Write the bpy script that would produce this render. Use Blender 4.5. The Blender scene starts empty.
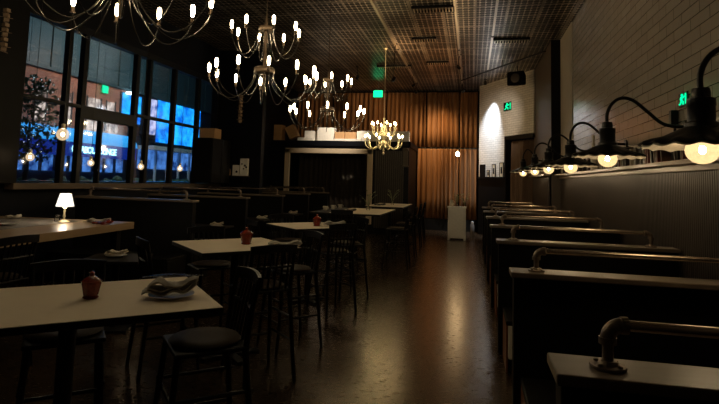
import bpy, math, random
from mathutils import Vector, Matrix
PI = math.pi
SC = bpy.context.scene
COL = SC.collection
random.seed(7)

# ------------------------------------------------------------------ camera
cam_d = bpy.data.cameras.new('camera'); cam = bpy.data.objects.new('camera', cam_d); COL.objects.link(cam)
cam_d.sensor_width = 36; cam_d.lens = 36 * 520 / 719; cam_d.shift_y = -66 / 719; cam_d.clip_start = .02; cam_d.clip_end = 300
fw = Vector((-.2118, .9735, .0858)).normalized()
up0 = Vector((-.010, -.0900, .9959)); rt = fw.cross(up0).normalized(); up = rt.cross(fw)
cam.matrix_world = Matrix(((rt.x, up.x, -fw.x, 0), (rt.y, up.y, -fw.y, 0), (rt.z, up.z, -fw.z, 1.65), (0, 0, 0, 1)))
SC.camera = cam

# ------------------------------------------------------------------ world, light, exposure
W = bpy.data.worlds.new('night_sky'); SC.world = W; W.use_nodes = True
W.node_tree.nodes['Background'].inputs[0].default_value = (.02, .035, .08, 1)
W.node_tree.nodes['Background'].inputs[1].default_value = .12
SC.view_settings.view_transform = 'Standard'; SC.view_settings.look = 'None'
SC.view_settings.gamma = 1; SC.view_settings.use_curve_mapping = False; SC.view_settings.exposure = 1.3
BULB = 19.0          # chandelier bulbs
SCONCE = 175.0        # wall lamps
def spot(name, loc, target, color, power, deg, blend=.6, r=.03):
    l = bpy.data.lights.new(name, 'SPOT'); l.energy = power; l.color = color; l.spot_size = math.radians(deg); l.spot_blend = blend; l.shadow_soft_size = r
    o = bpy.data.objects.new(name, l); COL.objects.link(o); o.location = loc
    o.rotation_euler = (Vector(target) - Vector(loc)).to_track_quat('-Z', 'Y').to_euler(); return o
SPOTS = [  # (fixture position, target, colour, power, cone)
    ((.389, 16.72, 4.78), (.46, 17.42, 2.75), (.78, .87, 1.0), 300, 62),
    ((-1.83, 17.2, 4.62), (-.45, 18.8, 2.3), (1, .66, .34), 108, 80),
    ((-.34, 17.1, 4.62), (-2.0, 18.8, 2.6), (1, .64, .32), 110, 78),
    ((-1.83, 15.9, 4.62), (-4.2, 18.8, 3.6), (1, .66, .34), 60, 80),
    ((-3.30, 14.6, 4.60), (-4.3, 16.5, 2.95), (1, .84, .64), 170, 52),  # added lamp, brightens the cartons and the frame below
    ((-.34, 13.4, 4.60), (.85, 16.8, 3.55), (1, .84, .66), 85, 40),  # added wash, lifts the white wall and doorway
    ((-1.83, 12.2, 4.15), (-1.5, 12.6, 4.9), (1, .58, .26), 34, 165),  # added uplight, makes the amber glow on the ceiling
]
def area(name, loc, target, color, power, sx, sy):
    l = bpy.data.lights.new(name, 'AREA'); l.shape = 'RECTANGLE'; l.size = sx; l.size_y = sy; l.energy = power; l.color = color
    o = bpy.data.objects.new(name, l); COL.objects.link(o); o.location = loc
    o.rotation_euler = (Vector(target) - Vector(loc)).to_track_quat('-Z', 'Y').to_euler(); return o
# street lighting outside the windows
area('street_or_fill_light', (-11.5, 20, 7.8), (-16, 20, 4.5), (.40, .88, 1.0), 90, 8, .6)
area('street_or_fill_light', (-11.5, 14, 7.8), (-16, 15, 4.5), (.40, .88, 1.0), 16, 4, .6)

area('street_or_fill_light', (-12.6, 18.8, 6.6), (-16, 19.4, 4.6), (1, .62, .42), 70, 3, .4)  # added warm fill so the street brick shows red

# ------------------------------------------------------------------ materials
def new_mat(name):
    m = bpy.data.materials.new(name); m.use_nodes = True; return m, m.node_tree.nodes, m.node_tree.links, m.node_tree.nodes['Principled BSDF']
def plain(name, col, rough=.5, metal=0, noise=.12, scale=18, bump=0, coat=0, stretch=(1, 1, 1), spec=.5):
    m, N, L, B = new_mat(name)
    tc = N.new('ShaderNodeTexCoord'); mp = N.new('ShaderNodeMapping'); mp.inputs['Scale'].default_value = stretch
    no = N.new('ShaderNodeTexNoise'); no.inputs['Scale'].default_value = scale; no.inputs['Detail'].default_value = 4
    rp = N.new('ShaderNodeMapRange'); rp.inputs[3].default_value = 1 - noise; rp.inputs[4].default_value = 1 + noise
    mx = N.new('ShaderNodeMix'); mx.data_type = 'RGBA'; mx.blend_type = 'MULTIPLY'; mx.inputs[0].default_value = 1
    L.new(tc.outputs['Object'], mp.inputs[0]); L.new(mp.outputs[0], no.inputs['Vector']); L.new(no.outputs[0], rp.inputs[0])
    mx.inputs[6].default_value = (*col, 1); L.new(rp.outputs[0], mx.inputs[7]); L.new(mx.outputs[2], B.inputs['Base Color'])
    B.inputs['Roughness'].default_value = rough; B.inputs['Metallic'].default_value = metal; B.inputs['Coat Weight'].default_value = coat
    B.inputs['Specular IOR Level'].default_value = spec
    if bump:
        bp = N.new('ShaderNodeBump'); bp.inputs['Strength'].default_value = bump; bp.inputs['Distance'].default_value = .01
        L.new(no.outputs[0], bp.inputs['Height']); L.new(bp.outputs[0], B.inputs['Normal'])
    return m
def glow(name, col, s):
    m, N, L, B = new_mat(name)
    B.inputs['Base Color'].default_value = (*col, 1); B.inputs['Emission Color'].default_value = (*col, 1); B.inputs['Emission Strength'].default_value = s
    return m
def clear(name, tint=(1, 1, 1), gloss=.15):
    m, N, L, B = new_mat(name); N.remove(B)
    t = N.new('ShaderNodeBsdfTransparent'); t.inputs[0].default_value = (*tint, 1)
    g = N.new('ShaderNodeBsdfGlossy'); g.inputs['Roughness'].default_value = .04
    f = N.new('ShaderNodeFresnel'); f.inputs[0].default_value = 1.45; x = N.new('ShaderNodeMixShader')
    mu = N.new('ShaderNodeMath'); mu.operation = 'MULTIPLY'; mu.inputs[1].default_value = gloss * 6; mu.use_clamp = True
    L.new(f.outputs[0], mu.inputs[0]); L.new(mu.outputs[0], x.inputs[0]); L.new(t.outputs[0], x.inputs[1]); L.new(g.outputs[0], x.inputs[2])
    L.new(x.outputs[0], N['Material Output'].inputs[0]); return m
def haze(name, col, s, fac):
    m, N, L, B = new_mat(name); N.remove(B)
    t = N.new('ShaderNodeBsdfTransparent'); e = N.new('ShaderNodeEmission'); e.inputs[0].default_value = (*col, 1); e.inputs[1].default_value = s
    no = N.new('ShaderNodeTexNoise'); no.inputs['Scale'].default_value = 60; tc = N.new('ShaderNodeTexCoord'); L.new(tc.outputs['Object'], no.inputs['Vector'])
    mr = N.new('ShaderNodeMapRange'); mr.inputs[3].default_value = fac * .5; mr.inputs[4].default_value = min(1, fac * 1.5); L.new(no.outputs[0], mr.inputs[0])
    x = N.new('ShaderNodeMixShader'); L.new(mr.outputs[0], x.inputs[0]); L.new(t.outputs[0], x.inputs[1]); L.new(e.outputs[0], x.inputs[2])
    L.new(x.outputs[0], N['Material Output'].inputs[0]); return m
def brick(name, c1, mortar, swap, rough=.15, w=.22, h=.07, spec=.5):
    m, N, L, B = new_mat(name)
    tc = N.new('ShaderNodeTexCoord'); sp = N.new('ShaderNodeSeparateXYZ'); cb = N.new('ShaderNodeCombineXYZ')
    L.new(tc.outputs['Object'], sp.inputs[0]); L.new(sp.outputs[swap], cb.inputs[0]); L.new(sp.outputs['Z'], cb.inputs[1])
    b = N.new('ShaderNodeTexBrick'); b.inputs['Scale'].default_value = 1; b.inputs['Brick Width'].default_value = w; b.inputs['Row Height'].default_value = h
    b.inputs['Mortar Size'].default_value = .004; b.inputs['Color1'].default_value = (*c1, 1); b.inputs['Color2'].default_value = (*[k * .86 for k in c1], 1); b.inputs['Mortar'].default_value = (*mortar, 1)
    L.new(cb.outputs[0], b.inputs['Vector']); L.new(b.outputs[0], B.inputs['Base Color'])
    no = N.new('ShaderNodeTexNoise'); no.inputs['Scale'].default_value = 9; L.new(tc.outputs['Object'], no.inputs['Vector'])
    ad = N.new('ShaderNodeMath'); ad.operation = 'MULTIPLY_ADD'; L.new(b.outputs['Fac'], ad.inputs[0]); ad.inputs[1].default_value = -1; L.new(no.outputs[0], ad.inputs[2])
    bp = N.new('ShaderNodeBump'); bp.inputs['Strength'].default_value = .35; bp.inputs['Distance'].default_value = .01
    L.new(ad.outputs[0], bp.inputs['Height']); L.new(bp.outputs[0], B.inputs['Normal'])
    B.inputs['Roughness'].default_value = rough; B.inputs['Specular IOR Level'].default_value = spec; return m
def tin(name):
    m, N, L, B = new_mat(name)
    tc = N.new('ShaderNodeTexCoord'); sp = N.new('ShaderNodeSeparateXYZ'); L.new(tc.outputs['Object'], sp.inputs[0])
    def line(axis, period, width):
        a = N.new('ShaderNodeMath'); a.operation = 'DIVIDE'; L.new(sp.outputs[axis], a.inputs[0]); a.inputs[1].default_value = period
        f = N.new('ShaderNodeMath'); f.operation = 'FRACT'; L.new(a.outputs[0], f.inputs[0])
        c = N.new('ShaderNodeMath'); c.operation = 'LESS_THAN'; L.new(f.outputs[0], c.inputs[0]); c.inputs[1].default_value = width; return c
    def mx(a, b, op='MAXIMUM'):
        c = N.new('ShaderNodeMath'); c.operation = op; L.new(a.outputs[0], c.inputs[0]); L.new(b.outputs[0], c.inputs[1]); return c
    g = mx(mx(line('X', .105, .18), line('Y', .14, .15)), mx(line('X', .61, .09), line('Y', .61, .07)))
    no = N.new('ShaderNodeTexNoise'); no.inputs['Scale'].default_value = 1.3; L.new(tc.outputs['Object'], no.inputs['Vector'])
    node = mx(line('X', .105, .30), line('Y', .14, .26), 'MULTIPLY')          # raised studs where the ribs cross
    half = N.new('ShaderNodeMath'); half.operation = 'MULTIPLY'; L.new(g.outputs[0], half.inputs[0]); half.inputs[1].default_value = .42
    tot = mx(half, node); nr = N.new('ShaderNodeMapRange'); nr.inputs[1].default_value = .35; nr.inputs[2].default_value = .65; nr.inputs[3].default_value = .45; nr.inputs[4].default_value = 1.2; L.new(no.outputs[0], nr.inputs[0])
    pr = mx(tot, nr, 'MULTIPLY')
    c = N.new('ShaderNodeMix'); c.data_type = 'RGBA'; L.new(pr.outputs[0], c.inputs[0]); c.inputs[6].default_value = (.004, .0035, .003, 1); c.inputs[7].default_value = (1, .88, .74, 1)
    L.new(c.outputs[2], B.inputs['Base Color']); B.inputs['Metallic'].default_value = .7; B.inputs['Roughness'].default_value = .36; B.inputs['Specular IOR Level'].default_value = .15
    bp = N.new('ShaderNodeBump'); bp.inputs['Strength'].default_value = .6; bp.inputs['Distance'].default_value = .02
    L.new(g.outputs[0], bp.inputs['Height']); L.new(bp.outputs[0], B.inputs['Normal']); return m
def screen(name, c1, c2, s, scale=1.2):
    m, N, L, B = new_mat(name)
    tc = N.new('ShaderNodeTexCoord'); no = N.new('ShaderNodeTexNoise'); no.inputs['Scale'].default_value = scale; no.inputs['Detail'].default_value = 6; no.inputs['Roughness'].default_value = .7
    L.new(tc.outputs['Object'], no.inputs['Vector']); r = N.new('ShaderNodeValToRGB'); r.color_ramp.elements[0].position = .4; r.color_ramp.elements[1].position = .6
    r.color_ramp.elements[0].color = (*c1, 1); r.color_ramp.elements[1].color = (*c2, 1); L.new(no.outputs[0], r.inputs[0]); L.new(r.outputs[0], B.inputs['Emission Color'])
    B.inputs['Emission Strength'].default_value = s; B.inputs['Base Color'].default_value = (.01, .01, .02, 1); return m
M = dict(
    speakerblack=plain('speaker_black', (.002, .002, .002), .7, spec=.05),
    floor=plain('polished_concrete', (.036, .022, .012), .21, 0, .35, 3),
    black=plain('black_paint', (.004, .0037, .0035), .55, spec=.2),
    blackmetal=plain('black_iron', (.012, .011, .011), .38, .4),
    navy=plain('navy_paint', (.003, .004, .008), .55, spec=.2),
    wains=plain('dark_beadboard', (.024, .018, .013), .42),
    ledge=plain('ledge_wood', (.20, .15, .10), .35, 0, .2, 6, 0, 0, (1, .1, 1)),
    brick=brick('glazed_brick', (.50, .44, .37), (.05, .04, .032), 'Y', .16, .40, .115),
    plaster=plain('taupe_plaster', (.50, .45, .38), .6),
    whitebrick=brick('white_glazed_brick', (.78, .74, .67), (.33, .30, .26), 'X', .3),
    brownpaint=plain('brown_paint', (.035, .026, .018), .5),
    tin=tin('pressed_tin'),
    strip=plain('bright_metal_strip', (.7, .62, .5), .3, .8),
    curtain=plain('velvet_curtain', (.20, .088, .027), .7, 0, .95, 2.6, 0, 0, (5, 5, .12)),  # vertical streaks in the colour imitate dark shade in the folds
    curtaind=plain('dark_velvet', (.12, .07, .04), .7, 0, .25, 5, 0, 0, (6, 6, .4)),
    cap=plain('polished_cap', (.17, .135, .10), .36, 0, .2, 6, 0, 0, (.4, 6, 6)),
    panel=plain('booth_black', (.004, .0037, .0035), .55, spec=.2),
    leather=plain('dark_leather', (.03, .014, .010), .4),
    endwood=plain('red_brown_wood', (.16, .05, .02), .4),
    pierpaint=plain('pier_paint', (.075, .058, .042), .5),
    riser=plain('pale_cushion', (.75, .70, .62), .7),
    pipe=plain('bronze_pipe', (.60, .50, .40), .24, .95, .25, 30),
    cast=plain('cast_iron_fitting', (.24, .19, .15), .45, .8, .3, 60, .3),
    chrome=plain('brushed_steel', (.6, .6, .6), .25, 1),
    arm=plain('chandelier_iron', (.20, .19, .18), .22, .95),
    hub=plain('chandelier_hub', (.13, .09, .06), .4, .7),
    brass=plain('polished_brass', (.95, .86, .62), .30, .6),
    bulb=glow('filament_glow', (1, .78, .46), BULB),
    bulb2=glow('candle_glow', (1, .74, .36), 26),
    globe=glow('wall_lamp_filament', (1, .74, .44), SCONCE),
    pend=glow('pendant_glow', (1, .72, .42), 40),
    pendb=glow('bright_pendant_glow', (1, .70, .36), 110),
    glass=clear('clear_glass', (1, 1, 1), .25),
    pane=clear('window_glass', (.8, .85, .9), .06),
    glowglass=haze('glowing_glass', (1, .66, .30), .66, .55),
    pendglass=haze('glowing_pendant_glass', (1, .72, .42), .45, .4),
    redglass=plain('red_glass', (.22, .022, .008), .10, 0, .5, 60, 0, .5),
    enamel=plain('white_enamel', (.75, .68, .55), .35),
    paper=plain('butcher_paper', (.86, .74, .56), .7, 0, .06, 6),
    papedge=plain('dark_table_edge', (.008, .006, .005), .5, spec=.3),
    butcher=plain('wood_slab', (.38, .26, .15), .33, 0, .25, 4, 0, 0, (1, .3, 1)),
    runner=plain('glossy_grey_runner', (.32, .30, .28), .25),
    chair=plain('black_chair_wood', (.003, .0025, .0025), .45, spec=.25),
    seat=plain('worn_seat', (.03, .018, .010), .6, spec=.12),
    china=plain('china', (.6, .58, .54), .45, 0, .03),
    napkin=plain('grey_linen', (.36, .33, .28), .8, 0, .3, 25, .2),
    shade=glow('lit_pleated_shade', (1, .93, .82), .55),
    card=plain('cardboard', (.52, .31, .15), .8),
    whitecard=plain('white_carton', (.92, .88, .82), .7),
    palewood=plain('pale_wood', (.40, .28, .18), .6),
    sillwood=plain('sill_wood', (.12, .085, .055), .6, 0, .3, 4, 0, 0, (1, .2, 1)),
    frametaupe=plain('taupe_frame', (.62, .50, .36), .5),
    grey=plain('light_grey_paint', (.85, .85, .83), .5),
    leaf=plain('dark_leaf', (.03, .07, .025), .5),
    leafp=plain('pale_leaf', (.25, .3, .16), .5),
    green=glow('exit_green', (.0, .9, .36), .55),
    photo=plain('photo_print', (.5, .5, .5), .4, 0, .8, 40),
    mullion=plain('dark_mullion', (.003, .0035, .004), .4, 0, spec=.3),
    teal=plain('teal_cladding', (.045, .08, .085), .5),
    redbrick=plain('street_brick', (.42, .17, .11), .8),
    dkext=plain('street_dark', (.02, .025, .035), .6),
    pave=plain('paving', (.05, .055, .06), .5),
    led=screen('blue_led', (.0, .10, .55), (.02, .46, 1), 1.1),
    ledw=screen('pale_led', (.05, .12, .35), (.75, .70, .95), .8, 2),
    shopwarm=screen('warm_shop_window', (.05, .02, .012), (.80, .62, .50), .9, 2.6),
    shopblue=screen('blue_shop_window', (.0, .012, .12), (.12, .35, .9), .55, 2.2),
    awn=glow('backlit_awning', (.03, .36, .80), .5), fascia=glow('backlit_fascia', (.004, .025, .24), .4),
    neon=glow('sign_letters', (.45, 1, .98), 1.6), twinkle=glow('fairy_light', (.8, .9, .85), 1.2),
    lampw=glow('street_lamp_glow', (.8, .95, 1), 4),
)

_n = M['floor'].node_tree; _b = _n.nodes['Principled BSDF']; _b.inputs['Specular Tint'].default_value = (1, .70, .34, 1); _b.inputs['Specular IOR Level'].default_value = .95
_t = _n.nodes.new('ShaderNodeTexCoord'); _m = _n.nodes.new('ShaderNodeMapping'); _m.inputs['Scale'].default_value = (3, 7, 1)
_o = _n.nodes.new('ShaderNodeTexNoise'); _o.inputs['Scale'].default_value = 5; _o.inputs['Detail'].default_value = 8; _o.inputs['Roughness'].default_value = .65
_r = _n.nodes.new('ShaderNodeMapRange'); _r.inputs[1].default_value = .3; _r.inputs[2].default_value = .7; _r.inputs[3].default_value = .20; _r.inputs[4].default_value = .30
_n.links.new(_t.outputs['Object'], _m.inputs[0]); _n.links.new(_m.outputs[0], _o.inputs['Vector']); _n.links.new(_o.outputs[0], _r.inputs[0]); _n.links.new(_r.outputs[0], _b.inputs['Roughness'])
_u = _n.nodes.new('ShaderNodeBump'); _u.inputs['Strength'].default_value = .03; _u.inputs['Distance'].default_value = .01; _n.links.new(_o.outputs[0], _u.inputs['Height']); _n.links.new(_u.outputs[0], _b.inputs['Normal'])

# ------------------------------------------------------------------ mesh helpers
class MB:
    def __init__(s): s.v = []; s.f = []; s.sm = []
    def add(s, vs, fs, smooth=False):
        o = len(s.v); s.v += [tuple(v) for v in vs]; s.f += [tuple(i + o for i in f) for f in fs]; s.sm += [smooth] * len(fs); return s
    def box(s, a, b, rz=0, c=None):
        x0, y0, z0 = a; x1, y1, z1 = b
        vs = [(x0, y0, z0), (x1, y0, z0), (x1, y1, z0), (x0, y1, z0), (x0, y0, z1), (x1, y0, z1), (x1, y1, z1), (x0, y1, z1)]
        if rz:
            cx, cy = c or ((x0 + x1) / 2, (y0 + y1) / 2); k, q = math.cos(rz), math.sin(rz)
            vs = [(cx + (x - cx) * k - (y - cy) * q, cy + (x - cx) * q + (y - cy) * k, z) for x, y, z in vs]
        return s.add(vs, [(0, 3, 2, 1), (4, 5, 6, 7), (0, 1, 5, 4), (1, 2, 6, 5), (2, 3, 7, 6), (3, 0, 4, 7)])
    def prism(s, poly, z0, z1):
        n = len(poly)
        return s.add([(x, y, z0) for x, y in poly] + [(x, y, z1) for x, y in poly], [tuple(range(n))[::-1], tuple(range(n, 2 * n))] + [(i, (i + 1) % n, n + (i + 1) % n, n + i) for i in range(n)])
    def tube(s, pts, r, n=8, closed=False):
        pts = [Vector(p) for p in pts]; rings = []; ref = None; vs = []
        for i, p in enumerate(pts):
            t = (pts[min(i + 1, len(pts) - 1)] - pts[max(i - 1, 0)]).normalized()
            if ref is None:
                ref = Vector((0, 0, 1)) if abs(t.z) < .9 else Vector((1, 0, 0))
            a = t.cross(ref); a = a.normalized() if a.length > 1e-5 else t.orthogonal().normalized()
            b = t.cross(a).normalized(); ref = a.cross(t).normalized()
            rr = r[i] if isinstance(r, (list, tuple)) else r
            for k in range(n):
                an = 2 * PI * k / n; vs.append(p + (a * math.cos(an) + b * math.sin(an)) * rr)
        fs = [(i * n + k, i * n + (k + 1) % n, (i + 1) * n + (k + 1) % n, (i + 1) * n + k) for i in range(len(pts) - 1) for k in range(n)]
        fs += [tuple(range(n))[::-1], tuple(range((len(pts) - 1) * n, len(pts) * n))]
        return s.add(vs, fs, True)
    def lathe(s, prof, c=(0, 0, 0), n=20, wob=None):
        vs = []
        for r, z in prof:
            for k in range(n):
                a = 2 * PI * k / n; dr, dz = wob(a, r) if wob else (0, 0)
                vs.append((c[0] + (r + dr) * math.cos(a), c[1] + (r + dr) * math.sin(a), c[2] + z + dz))
        m = len(prof)
        fs = [(i * n + k, i * n + (k + 1) % n, (i + 1) * n + (k + 1) % n, (i + 1) * n + k) for i in range(m - 1) for k in range(n)]
        fs += [tuple(range(n))[::-1], tuple(range((m - 1) * n, m * n))]
        return s.add(vs, fs, True)
    def ball(s, c, r, n=12, m=8, sz=1):
        return s.lathe([(max(r * math.sin(PI * i / m), 1e-4), -r * sz * math.cos(PI * i / m)) for i in range(m + 1)], c, n)
    def build(s, name, mat, parent=None, bevel=0, loc=None):
        me = bpy.data.meshes.new(name); me.from_pydata(s.v, [], s.f); me.update()
        for p, q in zip(me.polygons, s.sm): p.use_smooth = q
        if any(s.sm): me.set_sharp_from_angle(angle=math.radians(45))
        me.materials.append(M[mat] if isinstance(mat, str) else mat)
        o = bpy.data.objects.new(name, me); COL.objects.link(o)
        if parent: o.parent = parent
        if loc: o.location = loc
        if bevel:
            b = o.modifiers.new('bevel', 'BEVEL'); b.width = bevel; b.segments = 2; b.limit_method = 'ANGLE'
        return o
def tag(o, label, cat, group=None, kind=None):
    if label: o['label'] = label
    if cat: o['category'] = cat
    if group: o['group'] = group
    if kind: o['kind'] = kind
    return o
def thing(name, label, cat, loc=(0, 0, 0), rz=0, group=None):
    o = bpy.data.objects.new(name, None); o.empty_display_size = .1; COL.objects.link(o); o.location = loc; o.rotation_euler = (0, 0, rz)
    return tag(o, label, cat, group)
def struct(name, mb, mat, parent=None, bevel=0):
    o = mb.build(name, mat, parent, bevel)
    if not parent: o['kind'] = 'structure'
    return o
def dup(o, parent=None):
    c = o.copy(); COL.objects.link(c)
    if parent: c.parent = parent
    for ch in list(o.children): dup(ch, c)
    return c
def place(o, loc, rz, label): o.location = loc; o.rotation_euler = (0, 0, rz); o['label'] = label; return o
def bez(P, n=10):
    # Catmull-Rom through P
    P = [Vector(p) for p in P]; Q = [P[0] * 2 - P[1]] + P + [P[-1] * 2 - P[-2]]; out = []
    for i in range(1, len(Q) - 2):
        for k in range(n):
            t = k / n; a, b, c, d = Q[i - 1], Q[i], Q[i + 1], Q[i + 2]
            out.append(.5 * ((2 * b) + (c - a) * t + (2 * a - 5 * b + 4 * c - d) * t * t + (3 * b - a - 3 * c + d) * t ** 3))
    return out + [P[-1]]

# ------------------------------------------------------------------ room shell
CZ = 4.97; XL = -6.5; XR = 1.95; LEDGE = 1.92
struct('floor', MB().box((-8.2, -2.2, -.1), (2.2, 19.0, 0)), 'floor')
struct('ceiling', MB().box((-8.2, -2.2, CZ), (2.2, 19.0, CZ + .12)), 'tin')
struct('wall_right', MB().box((XR, -2.2, 0), (XR + .2, 12.27, CZ)), 'brick')
struct('wall_left', MB().box((XL - .2, -2.2, 0), (XL, 18.8, 1.40)).box((XL - .2, -2.2, 4.12), (XL, 18.8, CZ)).box((XL - .2, -2.2, 1.40), (XL, 6.28, 4.12)).box((XL - .2, 12.42, 1.4), (XL, 18.8, 4.12)), 'navy')
struct('wall_back', MB().box((-8.2, 18.8, 0), (2.2, 19.0, CZ)), 'black')
struct('wall_front', MB().box((-8.2, -2.4, 0), (2.2, -2.2, CZ)), 'brownpaint')
# pier on the right: plaster strip, black corner, brown side
struct('wall_pier', MB().box((1.74, 12.30, 0), (2.15, 15.60, CZ)), 'pierpaint')
struct('trim_1', MB().box((1.735, 12.27, LEDGE), (1.96, 12.30, CZ)), 'black')
struct('trim_2', MB().box((1.935, 10.9, LEDGE + .03), (1.95, 12.26, CZ)), 'plaster')
# angled white brick wall with a doorway
A = Vector((.23, 17.9)); Bp = Vector((1.70, 15.35)); dirw = (Bp - A).normalized(); Lw = (Bp - A).length
ang = math.atan2(dirw.y, dirw.x)
wa = MB(); D0 = 1.55
wa.box((0, 0, LEDGE - .02), (D0, .12, CZ)).box((D0, 0, 3.10), (Lw, .12, CZ))
w_ang = struct('wall_angled', wa, 'whitebrick'); w_ang.location = (A.x, A.y, 0); w_ang.rotation_euler = (0, 0, ang)
wb = MB().box((0, -.015, 0), (D0, .12, 1.84)).box((-.05, -.05, 1.84), (D0, .12, LEDGE - .04))
o = struct('wall_angled_wainscot', wb, 'black'); o.location = (A.x, A.y, 0); o.rotation_euler = (0, 0, ang)
dt = MB().box((D0 - .02, -.03, 0), (D0 + .06, .12, 3.10)).box((D0 - .02, -.03, 3.02), (Lw, .12, 3.14))
o = struct('trim_3', dt, 'black'); o.location = (A.x, A.y, 0); o.rotation_euler = (0, 0, ang)
# beadboard wainscot on the right wall (real beads) and its ledge
def bead(x, y0, y1, z0, z1, per=.042):
    vs = []; fs = []; n = int((y1 - y0) / per)
    prof = [(0, 0), (.10, -.007), (.2, -.010), (.8, -.010), (.9, -.007)]
    pts = [(x + dx, y0 + (i + t) * per) for i in range(n) for t, dx in prof] + [(x, y1)]
    for px, py in pts: vs += [(px, py, z0), (px, py, z1)]
    fs = [(2 * i, 2 * i + 1, 2 * i + 3, 2 * i + 2) for i in range(len(pts) - 1)]
    k = len(vs); vs += [(x + .02, y0, z0), (x + .02, y0, z1), (x + .02, y1, z0), (x + .02, y1, z1)]
    e = len(pts) - 1
    fs += [(k, k + 1, 1, 0), (2 * e, 2 * e + 1, k + 3, k + 2), (k, k + 2, k + 3, k + 1)]
    return MB().add(vs, fs)
struct('wall_right_wainscot', bead(XR - .02, -2.2, 12.29, 0, LEDGE - .05), 'wains')
struct('trim_4', MB().box((XR - .15, -2.2, LEDGE - .045), (XR, 12.29, LEDGE)).box((XR - .06, -2.2, LEDGE - .10), (XR - .031, 12.29, LEDGE - .045)), 'ledge', bevel=.006)
struct('trim_5', MB().box((1.56, 12.24, LEDGE - .045), (1.70, 15.3, LEDGE)), 'ledge', bevel=.006)
struct('wall_pier_wainscot', bead(1.68, 12.27, 15.3, 0, LEDGE - .05), 'wains')
struct('baseboard_back', MB().box((-1.92, 18.60, 0), (.15, 18.78, .40)), 'black')

# left windows
wn = tag(thing('window_1', None, None), None, None, kind='structure')
mf = MB()
mf.box((XL - .14, 6.26, 1.40), (XL + .02, 6.36, 4.12)).box((XL - .14, 12.34, 1.40), (XL + .02, 12.44, 4.12))
mf.box((XL - .14, 6.28, 4.02), (XL + .02, 12.42, 4.14)).box((XL - .14, 6.28, 1.38), (XL + .02, 12.42, 1.46))
mf.build('window_frame', 'mullion', wn, .006)
for y, w, z0, z1 in [(7.24, .08, 1.46, 4.02), (7.60, .10, 1.46, 4.02), (9.03, .11, 1.46, 4.02), (9.45, .10, 1.46, 4.02), (10.38, .10, 1.46, 4.02), (11.42, .10, 1.46, 4.02), (8.10, .045, 1.46, 2.62)]:
    MB().box((XL - .09, y - w / 2, z0), (XL + .01, y + w / 2, z1)).build('mullion', 'mullion', wn, .006)
MB().box((XL - .08, 6.36, 2.74), (XL + .012, 7.55, 2.80)).box((XL - .085, 7.55, 2.58), (XL + .015, 9.0, 2.80)).box((XL - .08, 9.0, 2.79), (XL + .012, 12.34, 2.85)).build('transom', 'mullion', wn, .006)
ys = [6.36, 7.24, 7.60, 9.03, 9.45, 10.38, 11.42, 12.34]
for a, b in zip(ys, ys[1:]):
    MB().box((XL - .075, a + .05, 1.46), (XL - .065, b - .05, 4.02)).build('pane', 'pane', wn)
struct('trim_6', MB().box((XL, 6.2, 1.385), (XL + .16, 12.45, 1.475)), 'sillwood', bevel=.006)
struct('trim_7', MB().box((XL + .0, 5.6, 1.475), (XL + .14, 6.26, CZ)), 'black')
# partition carrying the menu shelf at the far end of the windows
struct('wall_alcove', MB().box((XL, 12.45, 0), (-5.28, 12.65, CZ)), 'navy')

# service enclosure at the back with framed opening
EX0, EX1, EY0, EZ = -6.95, -1.93, 16.2, 2.88
FX0, FX1 = -5.88, -3.19
struct('wall_centre', MB().box((EX0, EY0, 0), (FX0, EY0 + .15, EZ)).box((FX1, EY0, 0), (-2.10, EY0 + .15, EZ)).box((FX0, EY0, 2.55), (FX1, EY0 + .15, EZ))
       .box((EX0, EY0 + .15, EZ - .1), (EX1, 18.55, EZ)).box((-2.10, EY0 + .02, 0), (EX1, EY0 + .15, EZ - .1)), 'navy')
struct('wall_centre_side', MB().box((EX1 - .1, EY0 + .15, 0), (EX1, 18.55, EZ - .1)), 'black')
struct('trim_8', MB().box((EX0, EY0 - .08, EZ - .14), (EX1 + .06, EY0, EZ + .03)).box((EX1, EY0 - .08, EZ - .14), (EX1 + .06, 18.5, EZ + .03)), 'navy', bevel=.01)
fr = MB().box((FX0 - .12, EY0 - .07, .3), (FX0 + .05, EY0 + .02, 2.64)).box((FX1 - .05, EY0 - .07, .3), (FX1 + .12, EY0 + .02, 2.64)).box((FX0 - .12, EY0 - .07, 2.50), (FX1 + .12, EY0 + .02, 2.66))
struct('trim_9', fr, 'frametaupe', bevel=.015)
sl = MB()
for i in range(14): sl.box((FX1 + .2 + i * .066, EY0 - .03, .2), (FX1 + .245 + i * .066, EY0, 2.62))
struct('trim_10', sl, 'brownpaint')
struct('trim_11', MB().box((-2.10, EY0 - .06, 2.12), (-1.95, EY0, 2.72)).box((-2.12, EY0 - .075, 2.62), (-1.93, EY0, 2.70)).box((-2.12, EY0 - .075, 2.12), (-1.93, EY0, 2.17)), 'pierpaint', bevel=.01)
struct('window_2', MB().box((FX0 + .05, EY0 + .06, .3), (FX1 - .05, EY0 + .07, 2.5)), 'pane')

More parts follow.
